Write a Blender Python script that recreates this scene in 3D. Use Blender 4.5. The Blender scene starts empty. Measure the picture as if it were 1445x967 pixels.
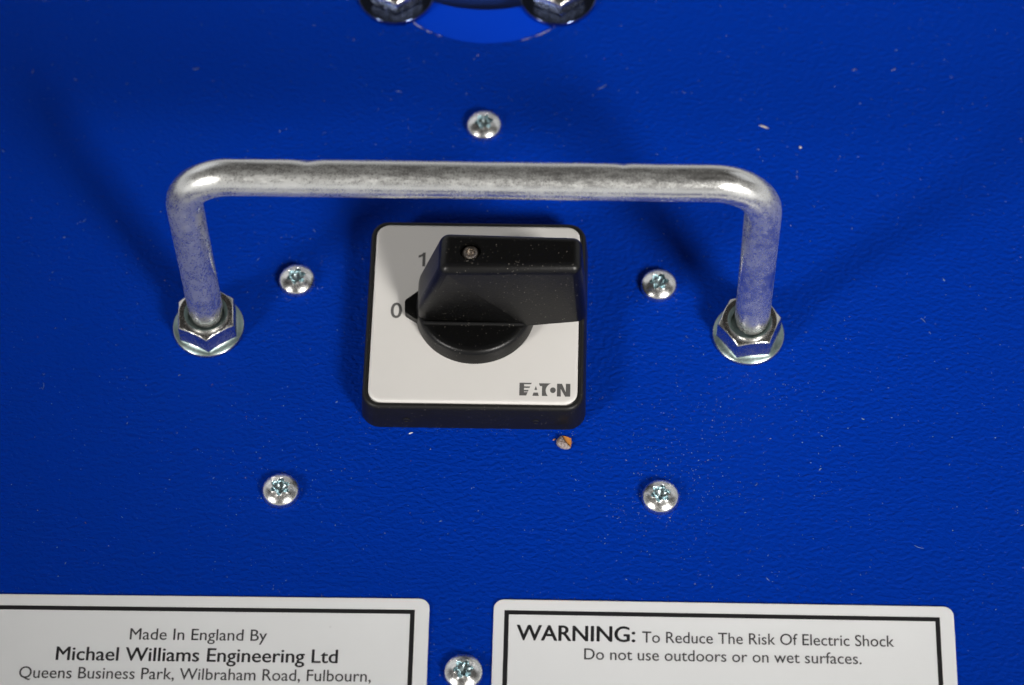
import bpy, bmesh, math, random
from mathutils import Vector, Matrix, Euler, noise
R = math.radians
S = 0.001                     # everything below is written in millimetres
scene = bpy.context.scene
COL = scene.collection
random.seed(11)

# ------------------------------------------------------------------ camera
cam_d = bpy.data.cameras.new('camera')
cam = bpy.data.objects.new('camera', cam_d)
COL.objects.link(cam)
scene.camera = cam
_r = ((0.99954, 0.025927, -0.015858), (-0.014158, 0.858918, 0.511917), (0.026893, -0.511456, 0.858888))
_m = Matrix(((_r[0][0], _r[1][0], _r[2][0]), (_r[0][1], _r[1][1], _r[2][1]), (_r[0][2], _r[1][2], _r[2][2])))
cam.matrix_world = Matrix.Translation((0.025918, -0.342198, 0.570264)) @ _m.to_4x4()
cam_d.sensor_width = 36.0
cam_d.lens = 36.0 * 4168.78 / 1445.0
cam_d.clip_start = 0.02
cam_d.clip_end = 20.0
cam_d.dof.use_dof = True
cam_d.dof.focus_distance = 0.643
cam_d.dof.aperture_fstop = 13.0

# ------------------------------------------------------------------ room light
world = bpy.data.worlds.new('World')
scene.world = world
world.use_nodes = True
wn = world.node_tree
wn.nodes.clear()
w_out = wn.nodes.new('ShaderNodeOutputWorld')
w_bg = wn.nodes.new('ShaderNodeBackground')
w_bg.inputs['Color'].default_value = (0.150, 0.140, 0.130, 1)
w_bg.inputs['Strength'].default_value = 0.6
wn.links.new(w_bg.outputs[0], w_out.inputs[0])
# pale walls all round, dim ceiling
w_tc = wn.nodes.new('ShaderNodeTexCoord'); w_sx = wn.nodes.new('ShaderNodeSeparateXYZ'); w_rp = wn.nodes.new('ShaderNodeValToRGB')
wn.links.new(w_tc.outputs['Generated'], w_sx.inputs[0]); wn.links.new(w_sx.outputs['Z'], w_rp.inputs[0]); wn.links.new(w_rp.outputs[0], w_bg.inputs['Color'])
w_rp.color_ramp.elements[0].position = 0.08; w_rp.color_ramp.elements[0].color = (1.05, 1.05, 1.06, 1)
w_rp.color_ramp.elements[1].position = 0.55; w_rp.color_ramp.elements[1].color = (0.052, 0.048, 0.045, 1)

def area(name, loc, target, size, size_y, power, col=(1, 1, 1), spread=180):
    l = bpy.data.lights.new(name, 'AREA')
    l.shape = 'RECTANGLE'
    l.size, l.size_y, l.energy, l.color, l.spread = size, size_y, power, col, R(spread)
    o = bpy.data.objects.new(name, l)
    COL.objects.link(o)
    o.location = loc
    o.rotation_euler = (Vector(target) - Vector(loc)).to_track_quat('-Z', 'Y').to_euler()
    return o

# two flash heads low in front, left and right; two big pale diffusers far back
area('flash_lamp', (0.50, -0.64, 0.60), (0.03, 0.10, 0), 0.24, 0.24, 0.46, (1.0, 0.97, 0.93), 29)
area('flash_lamp', (-0.62, -0.54, 0.54), (0.065, 0.045, 0), 0.20, 0.20, 0.15, (1.0, 0.97, 0.93), 24)
area('diffuser_lamp', (0.95, 0.75, 0.75), (0, 0, 0), 0.9, 0.6, 1.0, (0.95, 0.97, 1.0))
area('diffuser_lamp', (-0.85, 0.95, 0.60), (0, 0, 0), 0.9, 0.6, 1.0, (0.95, 0.97, 1.0))

scene.view_settings.view_transform = 'Standard'
scene.view_settings.look = 'None'
scene.view_settings.exposure = 0.0
scene.view_settings.gamma = 1.0

# ------------------------------------------------------------------ materials
def mat(name, col, rough=0.5, metal=0.0, spec=0.5):
    m = bpy.data.materials.new(name)
    m.use_nodes = True
    b = m.node_tree.nodes['Principled BSDF']
    b.inputs['Base Color'].default_value = (*col, 1)
    b.inputs['Roughness'].default_value = rough
    b.inputs['Metallic'].default_value = metal
    b.inputs['Specular IOR Level'].default_value = spec
    return m
class N:                                         # small node helper
    def __init__(s, m):
        s.t = m.node_tree; s.b = s.t.nodes['Principled BSDF']
        s.tc = s.t.nodes.new('ShaderNodeTexCoord')
    def new(s, k): return s.t.nodes.new(k)
    def link(s, a, b): s.t.links.new(a, b)
    def mapping(s, scale=(1, 1, 1), rot=(0, 0, 0)):
        n = s.new('ShaderNodeMapping'); n.inputs['Scale'].default_value = scale; n.inputs['Rotation'].default_value = rot
        s.link(s.tc.outputs['Object'], n.inputs['Vector']); return n.outputs[0]
    def noise(s, vec, scale, detail=3, rough=.5, dist=0):
        n = s.new('ShaderNodeTexNoise'); n.inputs['Scale'].default_value = scale
        n.inputs['Detail'].default_value = detail; n.inputs['Roughness'].default_value = rough
        n.inputs['Distortion'].default_value = dist
        s.link(vec, n.inputs['Vector']); return n.outputs['Fac']
    def voro(s, vec, scale, feature='F1', rnd=1):
        n = s.new('ShaderNodeTexVoronoi'); n.feature = feature; n.inputs['Scale'].default_value = scale
        n.inputs['Randomness'].default_value = rnd
        s.link(vec, n.inputs['Vector']); return n
    def ramp(s, fac, *stops):
        n = s.new('ShaderNodeValToRGB'); e = n.color_ramp.elements
        while len(e) < len(stops): e.new(0.5)
        for i, (p, c) in enumerate(stops):
            e[i].position = p; e[i].color = (c, c, c, 1) if isinstance(c, (int, float)) else (*c, 1)
        s.link(fac, n.inputs['Fac']); return n.outputs['Color']
    def math(s, op, a, b):
        n = s.new('ShaderNodeMath'); n.operation = op
        for i, v in enumerate((a, b)):
            if isinstance(v, (int, float)): n.inputs[i].default_value = v
            else: s.link(v, n.inputs[i])
        return n.outputs[0]
    def mix(s, fac, a, b):
        n = s.new('ShaderNodeMix'); n.data_type = 'RGBA'
        if isinstance(fac, (int, float)): n.inputs[0].default_value = fac
        else: s.link(fac, n.inputs[0])
        for i, v in ((6, a), (7, b)):
            if isinstance(v, tuple): n.inputs[i].default_value = (*v, 1)
            else: s.link(v, n.inputs[i])
        return n.outputs[2]
    def bump(s, h, dist, strength=1.0, prev=None):
        n = s.new('ShaderNodeBump'); n.inputs['Distance'].default_value = dist * S
        n.inputs['Strength'].default_value = strength
        s.link(h, n.inputs['Height'])
        if prev: s.link(prev, n.inputs['Normal'])
        return n.outputs[0]

BLUE = (0.0004, 0.030, 0.36)
def powder_blue():
    m = mat('powder_coat_blue', BLUE, 0.48, 0, 0.03)
    n = N(m)
    v = n.mapping((1, 1, 1))
    vs = n.mapping((1, 1.45, 1), (0, 0, R(12)))
    peel = n.noise(vs, 760, 1.6, .45, 0.3)                 # about 2 mm wrinkles, wider than deep
    fine = n.noise(v, 2600, 2, .5)
    nb = n.bump(peel, 0.44, 1.0)
    nb = n.bump(fine, 0.010, .7, nb)
    n.link(nb, n.b.inputs['Normal'])
    # pale dust film made of very small grains, in drifts
    g = n.voro(v, 2100)
    grain = n.ramp(g.outputs['Distance'], (0.05, 1.0), (0.24, 0.0))
    keep = n.ramp(n.noise(v, 1100, 1), (0.56, 0.0), (0.66, 1.0))
    drift = n.ramp(n.noise(v, 22, 3, .6), (0.36, 0.12), (0.66, 1.0))
    f = n.math('MULTIPLY', n.math('MULTIPLY', grain, keep), drift)
    f = n.math('MULTIPLY', f, 0.26)
    tone = n.mix(n.noise(v, 9, 2), (0.0, 0.0225, 0.265), (0.0, 0.0275, 0.315))
    c = n.mix(f, tone, (0.25, 0.36, 0.50))
    n.link(c, n.b.inputs['Base Color'])
    r = n.ramp(n.noise(v, 60, 3), (0.3, 0.38), (0.7, 0.47))
    n.link(r, n.b.inputs['Roughness'])
    return m
def zinc(name, base, rough, mott=0.5, tint=(0.7, 0.70, 0.68), scale=420, stretch=(1, 1, 1), bumpd=0.02):
    m = mat(name, base, rough, 1.0)
    n = N(m)
    oi = n.new('ShaderNodeObjectInfo'); va = n.new('ShaderNodeVectorMath'); va.operation = 'ADD'
    n.link(n.mapping(stretch), va.inputs[0]); n.link(oi.outputs['Random'], va.inputs[1])
    v = va.outputs[0]
    a = n.noise(v, scale, 5, .65)
    d = n.noise(v, scale * 4.5, 3, .6)
    p = n.ramp(a, (0.40, 0.0), (0.62, 1.0))
    q = n.ramp(d, (0.42, 0.0), (0.66, 1.0))
    f = n.math('MULTIPLY', n.math('MULTIPLY', p, q), mott)
    n.link(n.mix(f, base, tint), n.b.inputs['Base Color'])
    rr = n.math('ADD', n.math('MULTIPLY', f, 0.35), rough)
    n.link(rr, n.b.inputs['Roughness'])
    nb = n.bump(a, bumpd, .8)
    nb = n.bump(d, bumpd * .35, .7, nb)
    n.link(nb, n.b.inputs['Normal'])
    return m
def handle_zinc():
    # bright zinc with dull rubbed film: a rough layer mixed in by patches
    m = mat('zinc_bar', (0.70, 0.69, 0.67), 0.24, 1.0)
    n = N(m)
    v = n.mapping((0.30, 1.2, 0.42))
    big = n.noise(v, 120, 4, .6)
    fine = n.noise(v, 1000, 4, .7)
    grit = n.noise(n.mapping((1, 1, 1)), 2600, 2, .6)
    a = n.ramp(n.math('ADD', n.math('MULTIPLY', big, .55), n.math('MULTIPLY', fine, .45)), (0.35, 0.05), (0.65, 1.0))
    g = n.ramp(grit, (0.32, 0.25), (0.66, 1.0))
    f = n.math('MULTIPLY', a, n.math('ADD', n.math('MULTIPLY', g, .75), .25))
    n.link(n.mix(f, (0.70, 0.70, 0.685), (0.66, 0.67, 0.65)), n.b.inputs['Base Color'])
    n.link(n.math('ADD', n.math('MULTIPLY', f, 0.26), 0.17), n.b.inputs['Roughness'])
    n.link(n.math('SUBTRACT', 1.0, n.math('MULTIPLY', f, 0.26)), n.b.inputs['Metallic'])
    nb = n.bump(n.noise(v, 300, 4, .6), 0.05, .8)
    nb = n.bump(grit, 0.012, .8, nb)
    n.link(nb, n.b.inputs['Normal'])
    return m
def black_plastic(name, col, rough, dust):
    m = mat(name, col, rough, 0, .30)
    n = N(m)
    v = n.mapping((1, 1, 1))
    g = n.voro(v, 1500)
    grain = n.ramp(g.outputs['Distance'], (0.03, 1.0), (0.22, 0.0))
    keep = n.ramp(n.noise(v, 900, 1), (0.50, 0.0), (0.64, 1.0))
    f = n.math('MULTIPLY', n.math('MULTIPLY', grain, keep), dust)
    c0 = n.mix(n.noise(v, 70, 3), tuple(x * .85 for x in col), tuple(x * 1.2 for x in col))
    n.link(n.mix(f, c0, (0.34, 0.31, 0.27)), n.b.inputs['Base Color'])
    nb = n.bump(n.noise(v, 2300, 2, .6), 0.030, .9)
    n.link(nb, n.b.inputs['Normal'])
    return m
def white_face(name, col, rough, specks=0.5, sc=260):
    m = mat(name, col, rough)
    n = N(m)
    v = n.mapping((1, 1, 1))
    g = n.voro(v, sc)
    grain = n.ramp(g.outputs['Distance'], (0.02, 1.0), (0.075, 0.0))
    keep = n.ramp(n.noise(v, sc * .8, 1), (0.54, 0.0), (0.64, 1.0))
    f = n.math('MULTIPLY', n.math('MULTIPLY', grain, keep), specks)
    c0 = n.mix(n.noise(v, 60, 4, .6), tuple(x * .965 for x in col), tuple(min(1, x * 1.03) for x in col))
    n.link(n.mix(f, c0, (0.10, 0.085, 0.07)), n.b.inputs['Base Color'])
    sm = n.ramp(n.noise(n.mapping((1, 2.2, 1), (0, 0, .5)), 45, 4, .6, 1.2), (0.45, 0.0), (0.75, 1.0))
    n.link(n.math('ADD', n.math('MULTIPLY', sm, .16), rough - .05), n.b.inputs['Roughness'])
    nb = n.bump(n.noise(v, 900, 2), 0.004, .6)
    nb = n.bump(n.noise(v, 70, 2), 0.03, .5, nb)
    n.link(nb, n.b.inputs['Normal'])
    return m

M_PANEL = powder_blue()
M_PLATE_BLUE = mat('smooth_blue_lit', (0.0, 0.040, 0.50), 0.5, 0, 0.1)  # flat plate; light of a slope facing the lamps is put into its colour
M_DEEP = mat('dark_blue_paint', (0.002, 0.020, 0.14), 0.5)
M_BAR = handle_zinc()
M_NUT = zinc('zinc_nut', (0.62, 0.615, 0.59), 0.20, .55, (0.42, 0.36, 0.32), 700)
M_TEAL = zinc('zinc_blue_passivate', (0.25, 0.33, 0.32), 0.34, .5, (0.55, .6, .58), 1200)
M_SCREW = zinc('zinc_screw', (0.78, 0.78, 0.76), 0.24, .45, (0.48, 0.46, 0.44), 900)
M_SOCKET = zinc('socket_blue_zinc', (0.44, 0.55, 0.58), 0.26, .4, (0.7, .8, .8), 1500, (1, 1, 1), 0.006)
M_WASHER = zinc('polished_washer', (0.16, 0.21, 0.38), 0.12, .12, (0.4, 0.4, 0.45), 600, (1, 1, 1), 0.006)  # dark bluish reflection put into the washer's base colour
M_SMALL = zinc('rough_steel', (0.42, 0.37, 0.32), 0.30, .7, (0.15, 0.12, 0.10), 1300, (1, 1, 1), 0.12)
M_BLACK = black_plastic('black_knob_plastic', (0.0018, 0.0018, 0.0018), 0.36, .5)
M_BEZEL = black_plastic('black_bezel_plastic', (0.0060, 0.0058, 0.0056), 0.44, .35)
M_FACE = white_face('grey_white_face', (0.60, 0.585, 0.56), 0.34)
M_LABEL = white_face('white_label_film', (0.69, 0.70, 0.705), 0.38, .5, 170)
M_INK = mat('black_ink', (0.010, 0.010, 0.011), 0.45)
M_INKG = mat('thin_black_ink', (0.030, 0.030, 0.031), 0.5)
M_GREY = mat('grey_print', (0.085, 0.083, 0.080), 0.5)

# ------------------------------------------------------------------ helpers
def link(name, me, m, parent=None, loc=(0, 0, 0), rotz=0):
    o = bpy.data.objects.new(name, me)
    COL.objects.link(o)
    if m and not me.materials: me.materials.append(m)
    o.location = Vector(loc) * S
    o.rotation_euler = (0, 0, rotz)
    if parent: o.parent = parent
    return o
def finish(bm, name, m, parent=None, loc=(0, 0, 0), rotz=0, angle=30, flat_over=1e9):
    bmesh.ops.remove_doubles(bm, verts=bm.verts, dist=1e-4)
    bmesh.ops.recalc_face_normals(bm, faces=bm.faces)
    bmesh.ops.scale(bm, vec=(S, S, S), verts=bm.verts)
    for f in bm.faces: f.smooth = len(f.verts) < 12 and f.calc_area() < flat_over * S * S
    for e in bm.edges:
        e.smooth = not (len(e.link_faces) == 2 and e.calc_face_angle(0) > R(angle))
    me = bpy.data.meshes.new(name)
    bm.to_mesh(me); bm.free()
    return link(name, me, m, parent, loc, rotz)
def tag(o, label=None, cat=None, group=None, kind=None):
    if label: o['label'] = label
    if cat: o['category'] = cat
    if group: o['group'] = group
    if kind: o['kind'] = kind
    return o
def thing(name, label, cat, loc, group=None, rotz=0):
    o = bpy.data.objects.new(name, None)
    o.empty_display_size = 0.005
    COL.objects.link(o)
    o.location = Vector(loc) * S
    o.rotation_euler = (0, 0, rotz)
    return tag(o, label, cat, group)
def loft(bm, rings, cap0=False, cap1=False, closed=True):
    vr = [[bm.verts.new(p) for p in r] for r in rings]
    n = len(rings[0])
    for a, b in zip(vr, vr[1:]):
        for i in range(n if closed else n - 1):
            j = (i + 1) % n
            bm.faces.new((a[i], a[j], b[j], b[i]))
    if cap0: bm.faces.new(vr[0][::-1])
    if cap1: bm.faces.new(vr[-1])
    return vr
def circ(r, z, n=64, c=(0, 0)):
    return [(c[0] + r * math.cos(2 * math.pi * i / n), c[1] + r * math.sin(2 * math.pi * i / n), z) for i in range(n)]
def rrect(hw, hh, r, z, n=8, c=(0, 0)):
    pts = []
    for k, (sx, sy) in enumerate(((1, 1), (-1, 1), (-1, -1), (1, -1))):
        for i in range(n + 1):
            a = math.pi / 2 * (k + i / n)
            pts.append((c[0] + sx * (hw - r) + r * math.cos(a), c[1] + sy * (hh - r) + r * math.sin(a), z))
    return pts
def hexr(ap, a):
    t = (a % (math.pi / 3)) - math.pi / 6
    return ap / math.cos(t)

# ------------------------------------------------------------------ the blue panel with its round hole
HC = (-0.4, 107.6); HR = 27.2
bm = bmesh.new()
n = 128
def square(x0, y0, x1, y1, z):
    out = []
    for i in range(n):
        a = 2 * math.pi * i / n
        dx, dy = math.cos(a), math.sin(a)
        ts = []
        if dx > 1e-9: ts.append((x1 - HC[0]) / dx)
        if dx < -1e-9: ts.append((x0 - HC[0]) / dx)
        if dy > 1e-9: ts.append((y1 - HC[1]) / dy)
        if dy < -1e-9: ts.append((y0 - HC[1]) / dy)
        t = min(ts); out.append((HC[0] + dx * t, HC[1] + dy * t, z))
    return out
X0, Y0, X1, Y1 = -330, -260, 330, 300
loft(bm, [circ(HR, -0.55, n, HC), circ(HR, -0.18, n, HC), circ(HR + .16, -0.02, n, HC), circ(HR + .3, 0, n, HC), circ(HR + 12, 0, n, HC),
          square(X0, Y0, X1, Y1, 0), square(X0, Y0, X1, Y1, -0.55), circ(HR, -0.55, n, HC)])
panel = finish(bm, 'panel', M_PANEL)
tag(panel, 'blue powder coated metal panel with fine wrinkled texture and scattered dust', kind='structure')

# bare, chipped paint along the near rim of the hole
bm = bmesh.new()
for a0, a1, w in ((-137, -131, .10), (-130, -123.5, .28), (-122, -118.5, .20), (-116, -113, .10), (-72, -66, .14), (-65, -55, .22), (-54, -50, .15)):
    k = 14
    ra, rb = [], []
    for i in range(k + 1):
        a = R(a0 + (a1 - a0) * i / k)
        ww = w * math.sin(math.pi * (i + .3) / (k + .6)) * random.uniform(.6, 1.2)
        ra.append(bm.verts.new((HC[0] + (HR + .14) * math.cos(a), HC[1] + (HR + .14) * math.sin(a), 0.012)))
        rb.append(bm.verts.new((HC[0] + (HR + .16 + ww) * math.cos(a), HC[1] + (HR + .16 + ww) * math.sin(a), 0.014)))
    for i in range(k): bm.faces.new((ra[i], ra[i + 1], rb[i + 1], rb[i]))
chip = finish(bm, 'chipped_rim', mat('bare_edge', (0.42, 0.42, 0.52), .5), panel)

# smooth plate below the hole, brightened by colour for light, with its own wide opening, and the dark floor below it
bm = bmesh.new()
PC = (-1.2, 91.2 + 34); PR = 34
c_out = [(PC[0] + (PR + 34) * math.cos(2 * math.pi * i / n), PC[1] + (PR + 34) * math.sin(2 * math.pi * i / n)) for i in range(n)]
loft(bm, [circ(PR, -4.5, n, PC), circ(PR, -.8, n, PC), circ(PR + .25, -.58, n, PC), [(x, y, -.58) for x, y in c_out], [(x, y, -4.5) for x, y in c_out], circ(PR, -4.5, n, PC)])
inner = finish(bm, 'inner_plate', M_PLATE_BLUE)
tag(inner, 'smooth blue plate, brightened in colour for light, showing as a crescent through the round hole', 'plate')
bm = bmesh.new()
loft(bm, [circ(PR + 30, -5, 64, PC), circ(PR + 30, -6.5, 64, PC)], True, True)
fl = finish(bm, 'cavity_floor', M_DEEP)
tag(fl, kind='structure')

# ------------------------------------------------------------------ nuts and washers beside the hole
def hex_nut_bm(ap, H, hole, flange=None, flat=.95, sink=.6, rot=0.0):
    bm = bmesh.new()
    n = 96
    angs = [2 * math.pi * i / n for i in range(n)]
    def ring(fr, fz):
        out = []
        for a in angs:
            h = hexr(ap, a); r = fr(a, h); out.append((r * math.cos(a + rot), r * math.sin(a + rot), fz(a, h, r)))
        return out
    rings = []
    tan = math.tan(R(28))
    r0 = ap * flat
    rings.append(ring(lambda a, h: hole, lambda a, h, r: 0.0))
    rings.append(ring(lambda a, h: hole, lambda a, h, r: H - sink))
    rings.append(ring(lambda a, h: hole + sink, lambda a, h, r: H - .06))
    rings.append(ring(lambda a, h: hole + sink + .12, lambda a, h, r: H))
    rings.append(ring(lambda a, h: r0 - .08, lambda a, h, r: H))
    rings.append(ring(lambda a, h: r0 + .1, lambda a, h, r: H - .05))
    rings.append(ring(lambda a, h: (r0 + h) / 2, lambda a, h, r: H - (r - r0) * tan - .02))
    rings.append(ring(lambda a, h: h - .36, lambda a, h, r: H - (r - r0) * tan))
    rings.append(ring(lambda a, h: h - .20, lambda a, h, r: H - (r - r0) * tan - .05))
    rings.append(ring(lambda a, h: h - .07, lambda a, h, r: H - (r - r0) * tan - .17))
    rings.append(ring(lambda a, h: h - .01, lambda a, h, r: H - (r - r0) * tan - .38))
    if flange:
        fr, fz0, fz1 = flange
        zf = lambda r: fz1 + (fz0 - fz1) * max(0, (r - ap * .9)) / (fr - ap * .9)
        rings.append(ring(lambda a, h: h, lambda a, h, r: zf(r) + .10))
        rings.append(ring(lambda a, h: h + .12, lambda a, h, r: zf(r)))
        rings.append(ring(lambda a, h: (fr + h) / 2, lambda a, h, r: zf(r)))
        rings.append(ring(lambda a, h: fr - .15, lambda a, h, r: fz0))
        rings.append(ring(lambda a, h: fr, lambda a, h, r: fz0 - .15))
        rings.append(ring(lambda a, h: fr, lambda a, h, r: 0.12))
        rings.append(ring(lambda a, h: fr - .12, lambda a, h, r: 0.0))
    else:
        rings.append(ring(lambda a, h: h, lambda a, h, r: .2 + (r - r0) * tan * .5))
        rings.append(ring(lambda a, h: r0, lambda a, h, r: 0))
    loft(bm, rings)
    return bm
def stud_bm(r, z0, z1, pitch=1.25):
    bm = bmesh.new()
    rings = [circ(r, z0, 40)]
    z = z0
    while z + pitch < z1 - .3:
        rings += [circ(r, z + .15, 40), circ(r - .45, z + pitch * .5, 40), circ(r, z + pitch * .95, 40)]
        z += pitch
    rings += [circ(r, z1 - .5, 40), circ(r - .6, z1, 40)]
    loft(bm, rings, True, True)
    return bm
def corner_fastener(loc, rot, label):
    t = thing('nut_and_washer', label, 'nut', loc, 'washered nuts at the edge of the round hole')
    bm = bmesh.new()
    loft(bm, [circ(3.6, 0, 96), circ(3.6, 1.4, 96), circ(3.9, 1.4, 96), circ(8.9, 1.4, 96), circ(9.12, 1.4, 96), circ(9.23, 1.34, 96), circ(9.25, 1.25, 96), circ(9.25, .15, 96), circ(9.1, 0, 96), circ(3.6, 0, 96)])
    finish(bm, 'washer', M_WASHER, t, angle=50)
    nb = hex_nut_bm(6.0, 4.6, 3.05, None, .93, .5, rot)
    finish(nb, 'nut', M_NUT, t, (0, 0, 1.4), angle=47)
    finish(stud_bm(3.0, 0.5, 8.0, 1.0), 'stud', M_NUT, t)
    return t
corner_fastener((-22.4, 94.6, 0.02), R(30 + 4 - 90 + 30) , 'hex nut on washer tinted as a dark reflection, left of the bright crescent at the top edge')
corner_fastener((16.7, 94.8, 0.02), R(30 + 6 - 90 + 30), 'hex nut on washer tinted as a dark reflection, right of the bright crescent at the top edge')

# ------------------------------------------------------------------ six torx screws
NT = 96
def torx(a, r0=1.88, amp=.30):
    return r0 + amp * math.cos(6 * a)
def head_mesh(tw):
    bm = bmesh.new()
    angs = [2 * math.pi * i / NT for i in range(NT)]
    RO = 4.05
    def ring(rf, zf): return [(rf(a) * math.cos(a), rf(a) * math.sin(a), zf(rf(a))) for a in angs]
    dome = lambda r: 1.45 + 1.55 * (1 - (r / RO) ** 2.6)
    rings = [ring(lambda a: RO - .1, lambda r: 0), ring(lambda a: RO, lambda r: .12), ring(lambda a: RO + .02, lambda r: 1.0),
             ring(lambda a: RO - .03, lambda r: 1.3), ring(lambda a: RO - .16, lambda r: 1.6)]
    for q in (3.65, 3.35, 3.0, 2.7): rings.append(ring(lambda a, q=q: q, dome))
    rings.append(ring(lambda a: torx(a - tw) + .26, dome))
    rings.append(ring(lambda a: torx(a - tw) + .10, lambda r: dome(r) + .05))
    rings.append(ring(lambda a: torx(a - tw), lambda r: dome(r) - .08))
    loft(bm, rings, True, False)
    return bm
def socket_mesh(tw):
    bm = bmesh.new()
    angs = [2 * math.pi * i / NT for i in range(NT)]
    dome = lambda r: 1.45 + 1.55 * (1 - (r / 4.05) ** 2.6)
    rings = [[(torx(a - tw) * math.cos(a), torx(a - tw) * math.sin(a), dome(torx(a - tw)) - .08) for a in angs],
             [(torx(a - tw, 1.78) * math.cos(a), torx(a - tw, 1.78) * math.sin(a), 1.2) for a in angs],
             [(1.2 * math.cos(a), 1.2 * math.sin(a), .95) for a in angs],
             [(.5 * math.cos(a), .5 * math.sin(a), .6) for a in angs]]
    loft(bm, rings, False, True)
    bmesh.ops.reverse_faces(bm, faces=bm.faces)
    return bm
spots = [((0.0, 56.0), 12, 'zinc torx screw standing alone above the middle of the handle bar'),
         ((-41.3, 12.5), 20, 'zinc torx screw between the left handle leg and the switch'),
         ((41.0, 12.5), 4, 'zinc torx screw between the switch and the right handle leg'),
         ((-41.4, -41.6), 26, 'zinc torx screw in the open blue above the maker label'),
         ((41.4, -41.7), 15, 'zinc torx screw above the warning label, fine dust round it'),
         ((-0.05, -84.1), 8, 'zinc torx screw between the two white labels, cut by the lower edge')]
hm = finish(head_mesh(0), 'screw_head', M_SCREW, angle=40)
sm = finish(socket_mesh(0), 'socket', M_SOCKET, angle=32)
for i, ((x, y), tw, lb) in enumerate(spots):
    t = thing('torx_screw', lb, 'screw', (x, y, 0.01), 'torx screws set round the switch', R(tw))
    a, b = (hm, sm) if i == 0 else (hm.copy(), sm.copy())
    if i: COL.objects.link(a); COL.objects.link(b)
    a.parent = t; b.parent = t
    # every screw sits a hair tilted
    t.rotation_euler = (R(random.uniform(-.8, .8)), R(random.uniform(-.8, .8)), R(tw))

# ------------------------------------------------------------------ the bent handle
handle = thing('grab_handle', 'bent zinc plated round bar handle bolted over the switch by two flange nuts', 'handle', (0, 0.15, 0))
HX = 61.0; HZ = 61.0; BR = 11.0; RR = 3.92
path = []
def seg(p, q, k):
    for i in range(k): path.append(Vector(p).lerp(Vector(q), i / k))
XL, XR = -60.4, 61.6
seg((XL, 0, 9.0), (XL, 0, HZ - BR), 26)
for i in range(16):
    a = math.pi - math.pi / 2 * i / 16; path.append(Vector((XL + BR + BR * math.cos(a), 0, HZ - BR + BR * math.sin(a))))
seg((XL + BR, 0, HZ), (XR - BR, 0, HZ), 70)
for i in range(16):
    a = math.pi / 2 - math.pi / 2 * i / 16; path.append(Vector((XR - BR + BR * math.cos(a), 0, HZ - BR + BR * math.sin(a))))
seg((XR, 0, HZ - BR), (XR, 0, 9.0), 26); path.append(Vector((XR, 0, 9.0)))
bm = bmesh.new()
rings = []
for i, p in enumerate(path):
    d = (path[min(i + 1, len(path) - 1)] - path[max(i - 1, 0)]).normalized()
    nrm = Vector((0, 1, 0)); bin_ = d.cross(nrm)
    # slight flattening at the bends, dents left by the bending tool
    ring = []
    for k in range(40):
        a = 2 * math.pi * k / 40
        off = nrm * math.cos(a) + bin_ * math.sin(a)
        q = p + off * RR
        r = RR + .05 * noise.noise(q * .12) + .035 * noise.noise(q * .5)
        for cx, ca, dep, w in ((-33.5, 1, .42, 1.5), (31.8, 1, .30, .7)):
            dd = ((p.x - cx) / w) ** 2
            if p.z > 55 and dd < 6:
                r -= dep * math.exp(-dd) * max(0, off.dot(Vector((0, .62, .78)))) ** 8
        ring.append(p + off * r)
    rings.append(ring)
# shoulders stepping down to the threaded ends, both feet
def foot(px, up):
    f = [(2.7, 5.4), (3.2, 5.8), (3.45, 5.9), (3.5, 6.7), (3.2, 6.8), (3.2, 7.1), (3.62, 7.2), (3.66, 7.75), (3.45, 7.85), (3.5, 8.1), (3.8, 8.3), (3.9, 8.8)]
    out = [[Vector((px, 0, z)) + (Vector((0, 1, 0)) * math.cos(2 * math.pi * k / 40) + (Vector((0, 0, 1)) if up else Vector((0, 0, -1))).cross(Vector((0, 1, 0))) * math.sin(2 * math.pi * k / 40)) * r for k in range(40)] for r, z in f]
    return out
rings = foot(XL, True) + rings + foot(XR, False)[::-1]
loft(bm, rings, True, True)
finish(bm, 'bar', M_BAR, handle, angle=35)
def flange_nut(px, rot):
    b = hex_nut_bm(6.28, 6.8, 4.05, (8.05, 1.0, 2.0), .955, .75, rot)
    o = finish(b, 'flange_nut', M_NUT, handle, (px, 0, 0.01), angle=47)
    o.data.materials.append(M_TEAL)
    # the countersink and the flange keep their bluish passivate
    for p in o.data.polygons:
        r = math.hypot(p.center.x, p.center.y) / S; z = p.center.z / S
        if r < 4.95 and z > 4 or (z < 2.45 and r > 6.45 and r < 7.9): p.material_index = 1
    bb = bmesh.new()
    loft(bb, [circ(4.02, 2.5), circ(4.02, 5.0), circ(3.3, 5.4), circ(2.0, 5.5)], True, True)
    finish(bb, 'thread', M_TEAL, o)
    return o
flange_nut(-60.5, R(-85))
flange_nut(61.1, R(-112.4))

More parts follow.
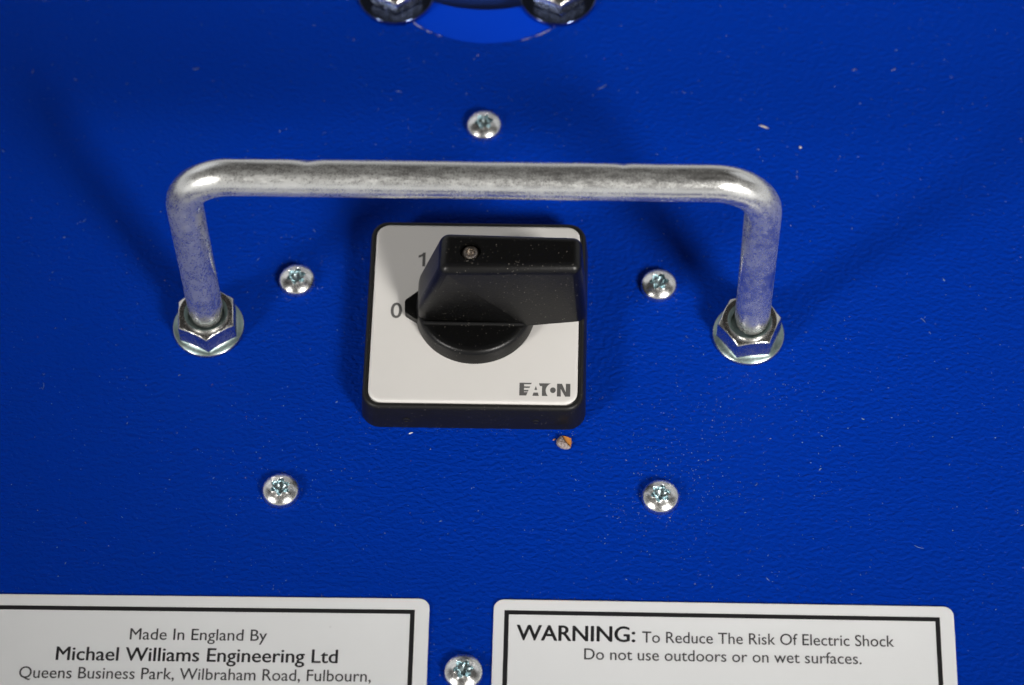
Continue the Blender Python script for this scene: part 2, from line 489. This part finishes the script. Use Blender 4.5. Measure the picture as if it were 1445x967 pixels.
# ------------------------------------------------------------------ rotary switch
sw = thing('rotary_switch', 'black rotary cam switch with grey white square face and lever knob under the handle', 'switch', (0, 0, 0))
bm = bmesh.new()
hw = 24.75
loft(bm, [rrect(hw, hw, 4.2, 0), rrect(hw + .05, hw + .05, 4.2, .5), rrect(hw - .15, hw - .15, 4.1, 4), rrect(hw - .4, hw - .4, 4.0, 7.2), rrect(hw - .6, hw - .6, 3.8, 7.9),
          rrect(hw - .95, hw - .95, 3.5, 8.15), rrect(23.38, 23.38, 3.2, 8.2), rrect(23.25, 23.25, 3.1, 8.05), rrect(23.25, 23.25, 3.1, 6.5)], True, True)
bez = finish(bm, 'bezel', M_BEZEL, sw, (0.02, -0.1, 0.01), angle=45)
for x in (-14.6, 13.9):                                       # little round ejector marks on the front flank
    bm = bmesh.new()
    loft(bm, [circ(.42, 0, 20), circ(.55, .1, 20), circ(.78, .1, 20), circ(.9, 0, 20)])
    o = finish(bm, 'ejector_mark', M_BEZEL, bez)
    o.rotation_euler = (R(90), 0, 0); o.location = Vector((x, -hw + .04, 3.1)) * S
bm = bmesh.new()
loft(bm, [rrect(23, 23, 3.0, 6.6), rrect(23, 23, 3.0, 8.25), rrect(22.8, 22.8, 2.85, 8.42), rrect(22.4, 22.4, 2.5, 8.5)], False, True)
face = finish(bm, 'face_plate', M_FACE, sw, angle=60)

def text_part(name, body, x0, x1, base, cap, z, m, parent, bold=0.0, spacing=1.0, rot=0.0, strike=0.0):
    cu = bpy.data.curves.new(name, 'FONT')
    cu.body = body; cu.size = 1; cu.offset = bold; cu.extrude = 0.0; cu.resolution_u = 4; cu.space_character = spacing
    tmp = bpy.data.objects.new('tmp_text', cu); COL.objects.link(tmp)
    me = bpy.data.meshes.new_from_object(tmp.evaluated_get(bpy.context.evaluated_depsgraph_get()))
    bpy.data.objects.remove(tmp); bpy.data.curves.remove(cu)
    xs = [v.co.x for v in me.vertices]
    capu = 0.729 * 1.0 + bold
    sx = (x1 - x0) / (max(xs) - min(xs)); sy = cap / capu; mn = min(xs)
    if strike:                                # heavier weight: the glyphs struck again, a little to each side
        b2 = bmesh.new(); b2.from_mesh(me)
        base_g = b2.verts[:] + b2.edges[:] + b2.faces[:]
        for q, (dx, dy) in enumerate(((-strike, 0), (strike, 0), (0, strike * .5), (0, -strike * .5))):
            d = bmesh.ops.duplicate(b2, geom=base_g)['geom']
            for v in d:
                if isinstance(v, bmesh.types.BMVert): v.co.x += dx; v.co.y += dy; v.co.z += .0006 * (q + 1)
        b2.to_mesh(me); b2.free()
        xs = [v.co.x for v in me.vertices]; sx = (x1 - x0) / (max(xs) - min(xs)); mn = min(xs)
    for v in me.vertices:
        x = x0 + (v.co.x - mn) * sx; y = base + v.co.y * sy
        y += (x - x0) * math.tan(rot)
        v.co = Vector((x, y, z + v.co.z * 8)) * S
    me.name = name; me.materials.clear()
    return link(name, me, m, parent)
text_part('numeral', '0', -18.95, -16.4, -1.7, 4.2, 8.515, M_GREY, face, .012)
bm = bmesh.new()
bm.faces.new([bm.verts.new((x, y, 8.515)) for x, y in ((-12.4, 11.9), (-11.75, 11.9), (-11.75, 15.6), (-12.25, 15.6), (-12.6, 15.15), (-13.3, 14.8), (-13.3, 14.2), (-12.75, 14.4), (-12.4, 14.65))])
bm.normal_update()
bmesh.ops.triangulate(bm, faces=bm.faces[:])
finish(bm, 'numeral', M_GREY, face)

# block logo in the corner of the face, letters cut out of a grey strip
LX, LY = 10.25, -21.2
def lp(u, v): return (LX + (u - 265) * 11.2 / 580, LY + (476 - v) * 3.25 / 140, 8.517)
bm = bmesh.new()
def poly(pts):
    bm.faces.new([bm.verts.new(lp(*p)) for p in pts])
poly([(265, 335), (404, 335), (397, 351), (318, 351), (318, 369), (265, 369)])
poly([(265, 369), (318, 369), (318, 374), (388, 374), (379, 391), (318, 391), (318, 409), (265, 409)])
poly([(265, 409), (318, 409), (318, 413), (371, 413), (364, 430), (318, 430), (318, 437), (265, 437)])
poly([(265, 437), (360, 437), (344, 474), (265, 474)])
poly([(452, 366), (468, 412), (436, 412)])
poly([(426, 440), (476, 440), (488, 476), (414, 476)])
poly([(486, 338), (622, 338), (604, 348), (590, 360), (580, 369), (497, 369)])
poly([(522, 369), (580, 369), (568, 392), (564, 412), (567, 436), (576, 458), (590, 476), (522, 476)])
bm.faces.new([bm.verts.new(lp(646 + 33 * math.cos(a), 412 + 31 * math.sin(a))) for a in [2 * math.pi * i / 24 for i in range(24)][::-1]])
poly([(692, 340), (748, 340), (734, 404), (738, 480), (692, 480)])
poly([(748, 340), (792, 430), (792, 340), (844, 340), (844, 480), (786, 480), (734, 396)])
bmesh.ops.remove_doubles(bm, verts=bm.verts, dist=1e-4)
bmesh.ops.scale(bm, vec=(S, S, S), verts=bm.verts)
for f in bm.faces:
    if f.normal.z < 0: f.normal_flip()
me = bpy.data.meshes.new('logo'); bm.to_mesh(me); bm.free()
link('logo', me, M_GREY, face)

# knob: round foot, long lever grip, side pointer, recessed screw
bm = bmesh.new()
prof = [(13.35, 8.55), (13.35, 9.0), (13.05, 11.6), (12.75, 12.4), (12.2, 12.75), (11.4, 12.8)]
loft(bm, [circ(r, z, 96) for r, z in prof], True, True)
foot_o = finish(bm, 'knob_base', M_BLACK, sw, angle=60)
bm = bmesh.new()
def xsec(x, zt, ht, hb, zb=12.2):
    return (x, zt, ht, hb, zb)
SC = [(-12.7, 16.0, 5.2, 5.4), (-6.4, 34.0, 4.65, 5.4), (23.4, 34.0, 4.05, 4.9), (24.5, 13.0, 4.8, 4.8)]
pts = [(-12.6, -4.4, 12.3), (-12.6, 5.0, 12.3), (-12.6, -4.5, 16.2), (-12.6, 5.2, 16.2), (-6.7, -5.1, 34.1), (-6.7, 4.95, 34.1),
       (23.5, -4.5, 34.1), (23.5, 4.3, 34.1), (24.6, -4.9, 13.6), (24.6, 4.9, 13.6), (11.5, -5.6, 12.3), (11.5, 5.6, 12.3)]
vs = [bm.verts.new(p) for p in pts]
bmesh.ops.convex_hull(bm, input=vs)
bmesh.ops.dissolve_limit(bm, angle_limit=R(3), verts=bm.verts, edges=bm.edges)
ed = [e for e in bm.edges if e.is_manifold and e.calc_face_angle(0) > R(14) and max(v.co.z for v in e.verts) > 15]
bmesh.ops.bevel(bm, geom=ed, offset=1.9, segments=6, profile=.5, affect='EDGES', clamp_overlap=True)
grip = finish(bm, 'lever_grip', M_BLACK, sw, angle=60, flat_over=25)
# soft fillet where the grip meets its round foot
bmf = bmesh.new()
def fil(sy):
    rs = []
    for i in range(7):
        a = math.pi / 2 * i / 6
        rs.append([(x, sy * (5.52 + w * .0 + .75 * (1 - math.sin(a))), 12.78 + .75 * (1 - math.cos(a))) for x, w in ((-11.2, 0), (-10.6, 0), (0, 0), (10.4, 0), (10.9, 0))])
    loft(bmf, rs, closed=False)
fil(-1); fil(1)
finish(bmf, 'fillet', M_BLACK, foot_o, angle=60)
# round pocket for the fixing screw, cut with a boolean that is applied straight away
bmc = bmesh.new()
loft(bmc, [circ(2.3, 31.2, 40, (-.45, -.1)), circ(2.3, 36, 40, (-.45, -.1))], True, True)
cut = finish(bmc, 'pocket_cutter', M_BLACK)
md = grip.modifiers.new('pocket', 'BOOLEAN'); md.object = cut; md.operation = 'DIFFERENCE'; md.solver = 'EXACT'
dg = bpy.context.evaluated_depsgraph_get()
me2 = bpy.data.meshes.new_from_object(grip.evaluated_get(dg))
grip.modifiers.clear(); grip.data = me2
bpy.data.objects.remove(cut)
bm = bmesh.new()
angs = [2 * math.pi * i / 48 for i in range(48)]
def tx(a): return .95 + .16 * math.cos(6 * a + .4)
loft(bm, [circ(1.95, 31.3, 48), circ(1.98, 32.3, 48), circ(1.75, 32.75, 48), circ(1.35, 33.0, 48),
          [(tx(a) * math.cos(a), tx(a) * math.sin(a), 33.05) for a in angs], [(tx(a) * .9 * math.cos(a), tx(a) * .9 * math.sin(a), 32.2) for a in angs], circ(.4, 32.0, 48)], True, True)
finish(bm, 'knob_screw', M_SMALL, grip, (-.45, -.1, .55), angle=40)
bm = bmesh.new()
loft(bm, [[(-12.5, -3.6, z), (-15.6, -1.5, z), (-15.75, 1.6, z), (-12.5, 4.4, z)] for z in (8.55, 10.9)], True, True)
bmesh.ops.bevel(bm, geom=bm.edges[:], offset=.22, segments=2, affect='EDGES')
finish(bm, 'pointer', M_BLACK, foot_o, angle=40)

# ------------------------------------------------------------------ the two labels
def label_plate(name, lb, x0, x1, ytop, ybot, rot, frame):
    t = thing(name, lb, 'label', ((x0 + x1) / 2, (ytop + ybot) / 2, 0.01), rotz=rot)
    hw, hh = (x1 - x0) / 2, (ytop - ybot) / 2
    bm = bmesh.new()
    loft(bm, [rrect(hw, hh, 2.2, 0), rrect(hw, hh, 2.2, .52), rrect(hw - .06, hh - .06, 2.15, .6), rrect(hw - .25, hh - .25, 2.0, .62)], True, True)
    b = finish(bm, 'backing', M_LABEL, t, angle=50)
    fl, fr, ft, wd = frame
    cx = (x0 + x1) / 2; cy = (ytop + ybot) / 2
    bm = bmesh.new()
    o = [(fl - cx, -hh + 3), (fr - cx, -hh + 3), (fr - cx, ft - cy), (fl - cx, ft - cy)]
    i_ = [(fl - cx + wd, -hh + 3 + wd), (fr - cx - wd, -hh + 3 + wd), (fr - cx - wd, ft - cy - wd), (fl - cx + wd, ft - cy - wd)]
    ov = [bm.verts.new((*p, .632)) for p in o]; iv = [bm.verts.new((*p, .632)) for p in i_]
    for k in range(4): bm.faces.new((ov[k], ov[(k + 1) % 4], iv[(k + 1) % 4], iv[k]))
    finish(bm, 'printed_border', M_INK, b)
    def tp(body, xa, xb, base, cap, m, strike=0.0, sp=1.0, nm='lettering'):
        return text_part(nm, body, xa - cx, xb - cx, base - cy, cap, .634, m, b, 0.0, sp, 0.0, strike)
    return tp
tp = label_plate('warning_label', 'white warning label with black border about electric shock, lower right', 5.9, 103.6, -66.75, -128, 0, (8.2, 100.6, -69.35, 1.0))
tp('WARNING:', 10.9, 36.1, -76.3, 3.75, M_INK, .022)
tp('To Reduce The Risk Of Electric Shock', 37.5, 90.7, -76.4, 2.75, M_INKG, .006)
tp('Do not use outdoors or on wet surfaces.', 25.3, 83.7, -80.55, 2.75, M_INKG, .006)
tp = label_plate('maker_label', 'white label with black border naming the English maker, lower left', -105.4, -7.65, -67.2, -128, R(.35), (-102.9, -10.7, -69.9, 1.0))
tp('Made In England By', -71.1, -41.9, -77.6, 2.8, M_INKG, .006)
tp('Michael Williams Engineering Ltd', -86.4, -26.6, -82.55, 3.3, M_INK, .016)
tp('Queens Business Park, Wilbraham Road, Fulbourn,', -93.8, -19.4, -86.75, 2.8, M_INKG, .006)

# ------------------------------------------------------------------ debris
def flake(name, lb, cat, loc, rx, ry, h, m, rotz=0, seed=0, n=14):
    rnd = random.Random(seed)
    bm = bmesh.new()
    rr = [rnd.uniform(.82, 1.12) for _ in range(n)]
    def ring(s, z): return [(rx * s * rr[i] * math.cos(2 * math.pi * i / n), ry * s * rr[i] * math.sin(2 * math.pi * i / n), z + rnd.uniform(-.04, .04) * h) for i in range(n)]
    loft(bm, [ring(.85, .03), ring(1, h * .35), ring(.86, h * .75), ring(.45, h)], True, True)
    return tag(finish(bm, name, m, None, loc, rotz, 40), lb, cat)
m_seed = mat('grey_seed_skin', (0.20, 0.17, 0.16), .6)
nn = N(m_seed); v_ = nn.mapping(); 
nn.link(nn.mix(nn.ramp(nn.noise(v_, 2600, 3), (.4, 0.0), (.65, 1.0)), (0.30, 0.25, 0.24), (0.10, 0.07, 0.06)), nn.b.inputs['Base Color'])
m_orange = mat('orange_seed_flesh', (0.50, 0.20, 0.045), .5)
m_straw = mat('pale_straw', (0.50, 0.44, 0.36), .6)
seed = thing('seed_fragment', 'grey and orange seed fragment lying below the lower right corner of the switch', 'seed', (20.2, -28.3, 0.02))
bm = bmesh.new()
sil = [(-1.75, -.3), (-1.6, .7), (-.95, 1.6), (-.6, 1.75), (-.1, 1.0), (.35, .1), (1.0, -.75), (1.45, -1.35), (1.0, -1.65), (.1, -1.7), (-.8, -1.4), (-1.4, -.95)]
loft(bm, [[(x * .9, y * .9, .05) for x, y in sil], [(x, y, .45) for x, y in sil], [(x * .8 - .1, y * .8, 1.0) for x, y in sil], [(x * .4 - .2, y * .4, 1.25) for x, y in sil]], True, True)
finish(bm, 'seed_skin', m_seed, seed, angle=50)
bm = bmesh.new()
sil = [(-.6, 1.7), (.5, 1.45), (1.6, 1.0), (1.65, -.3), (1.45, -1.3), (1.0, -.75), (.3, .1), (-.15, 1.0)]
loft(bm, [[(x * .95 + .02, y * .95, .05) for x, y in sil], [(x, y, .35) for x, y in sil], [(x * .85 + .1, y * .85 + .05, .8) for x, y in sil]], True, True)
finish(bm, 'seed_flesh', m_orange, seed, angle=50)
flake('chaff_flake', 'tiny orange flake left of the seed fragment', 'flake', (18.0, -27.4, 0.02), .42, .17, .15, m_orange, R(30), 3, 9)
flake('straw_sliver', 'pale straw sliver on the blue above the right end of the bar', 'sliver', (65.6, 57.2, .02), 1.15, .24, .25, m_straw, R(-22), 5, 9)
flake('pale_grit', 'pale grit grain to the right of the straw sliver', 'grit', (74.0, 51.5, .02), .38, .30, .3, m_straw, R(-60), 6, 8)
flake('white_grit', 'bright white grit grain just below the lower left of the bezel', 'grit', (-13.7, -26.3, .02), .55, .20, .2, mat('white_grit_paint', (.7, .7, .7), .6), R(25), 7, 8)

bm = bmesh.new()
rnd = random.Random(5)
def speck(x, y, s, el=1.0, z=0.0):
    a = rnd.uniform(0, math.pi); ca, sa = math.cos(a), math.sin(a)
    l, w, h = s * el, s / math.sqrt(el), s * rnd.uniform(.35, .7)
    P = []
    for px, py, pz in ((-l, -w * .6, 0), (l, -w * .4, 0), (rnd.uniform(-.3, .3) * l, w, 0), (rnd.uniform(-.3, .3) * l, 0, h)):
        P.append(bm.verts.new((x + px * ca - py * sa, y + px * sa + py * ca, z + pz)))
    for t in ((0, 1, 3), (1, 2, 3), (2, 0, 3)):
        bm.faces.new([P[k] for k in t]).material_index = mi
def blocked(x, y):
    if abs(x) < 25.5 and abs(y) < 25.5: return True
    if y < -66 and (x < -7 or x > 5.5) and x < 104.5: return True
    if math.hypot(x - HC[0], y - HC[1]) < HR + .8: return True
    for (cx, cy) in ((-60.5, 0.1), (61.1, 0.1), (-22.4, 94.6), (16.7, 94.8)):
        if math.hypot(x - cx, y - cy) < 9.5: return True
    for (c, _, _) in spots:
        if math.hypot(x - c[0], y - c[1]) < 4.3: return True
    return False
clusters = [((43, -36), 9, 260), ((41, -47), 7, 90), ((62, -14), 12, 170), ((-40, -34), 12, 120), ((-48, -48), 16, 90), ((0, 57), 22, 120), ((-45, 45), 25, 90), ((38, -25), 18, 160), ((-41, 14), 14, 60)]
mats_d = [mat('dust_grey', (.16, .22, .30), .7), mat('dust_tan', (.28, .24, .19), .7), mat('dust_dark', (.03, .025, .02), .7), mat('dust_rust', (.20, .08, .04), .7)]
def pick():
    q = rnd.random(); return 0 if q < .80 else (1 if q < .92 else (2 if q < .975 else 3))
for (c, sg, k) in clusters:
    for _ in range(k):
        x, y = rnd.gauss(c[0], sg), rnd.gauss(c[1], sg)
        mi = pick()
        if not blocked(x, y): speck(x, y, min(.22, .055 + abs(rnd.gauss(0, .04))), rnd.choice((1, 1, 1.6)))
for (c, _, _) in spots:                                   # grit caught round each screw head
    for _ in range(46):
        a = rnd.uniform(0, 6.283); q = 4.25 + abs(rnd.gauss(0, .9)); mi = rnd.choice((0, 1, 0, 2))
        speck(c[0] + q * math.cos(a), c[1] + q * math.sin(a), rnd.uniform(.035, .10))
for _ in range(420):                                      # and along the foot of the switch and the label edges
    mi = rnd.choice((0, 0, 1, 2)); e = abs(rnd.gauss(0, .8)) + .1; t_ = rnd.uniform(-1, 1); k = rnd.randrange(6)
    x, y = ((t_ * 24, -24.9 - e), (24.9 + e, t_ * 24), (-24.8 - e, t_ * 24), (54.7 + t_ * 48, -66.6 + e), (-56 + t_ * 48, -67 + e), (-7.4 + e, -90 + t_ * 22))[k]
    speck(x, y, rnd.uniform(.035, .10))
for _ in range(2800):
    x, y = rnd.uniform(-135, 145), rnd.uniform(-95, 110); mi = pick()
    if not blocked(x, y): speck(x, y, min(.26, .05 + abs(rnd.gauss(0, .045))), rnd.choice((1, 1, 1, 2.2)))
mi = 0
for _ in range(46):
    x, y = rnd.uniform(-125, 130), rnd.uniform(-88, 100)
    mi = rnd.choice((0, 0, 1))
    if not blocked(x, y): speck(x, y, rnd.uniform(.14, .24), rnd.choice((1, 2, 3.2)))
for (fx, fy, fl_, fa, cv) in ((26.5, 67.5, 2.6, 15, .7), (-96.5, -16.5, 1.8, 60, 1.2), (-70, 72, 1.6, -20, 1.5), (101, 4, 1.6, 110, .8), (96, -52, 2.2, -35, .6), (-38, 26, 1.2, 80, 1.8), (62, -38, 1.0, 10, 2.0), (-20, 66, 1.3, 150, 1.0)):
    k = 8; a = R(fa); px, py = fx, fy; prev = None
    mi = 0
    for i in range(k + 1):
        w = .055 * (1 - abs(i / k - .5))
        cur = [bm.verts.new((px - math.sin(a) * w, py + math.cos(a) * w, .02)), bm.verts.new((px, py, .10)), bm.verts.new((px + math.sin(a) * w, py - math.cos(a) * w, .02))]
        if prev:
            for j in (0, 1): bm.faces.new((prev[j], prev[j + 1], cur[j + 1], cur[j])).material_index = mi
        prev = cur; px += math.cos(a) * fl_ / k; py += math.sin(a) * fl_ / k; a += cv / k
me = bpy.data.meshes.new('dust')
bmesh.ops.scale(bm, vec=(S, S, S), verts=bm.verts); bm.to_mesh(me); bm.free()
for m in mats_d: me.materials.append(m)
dust = link('dust', me, None)
dust.location.z = .004 * S
tag(dust, 'fine pale dust and grit scattered over the blue panel', 'dust', kind='stuff')
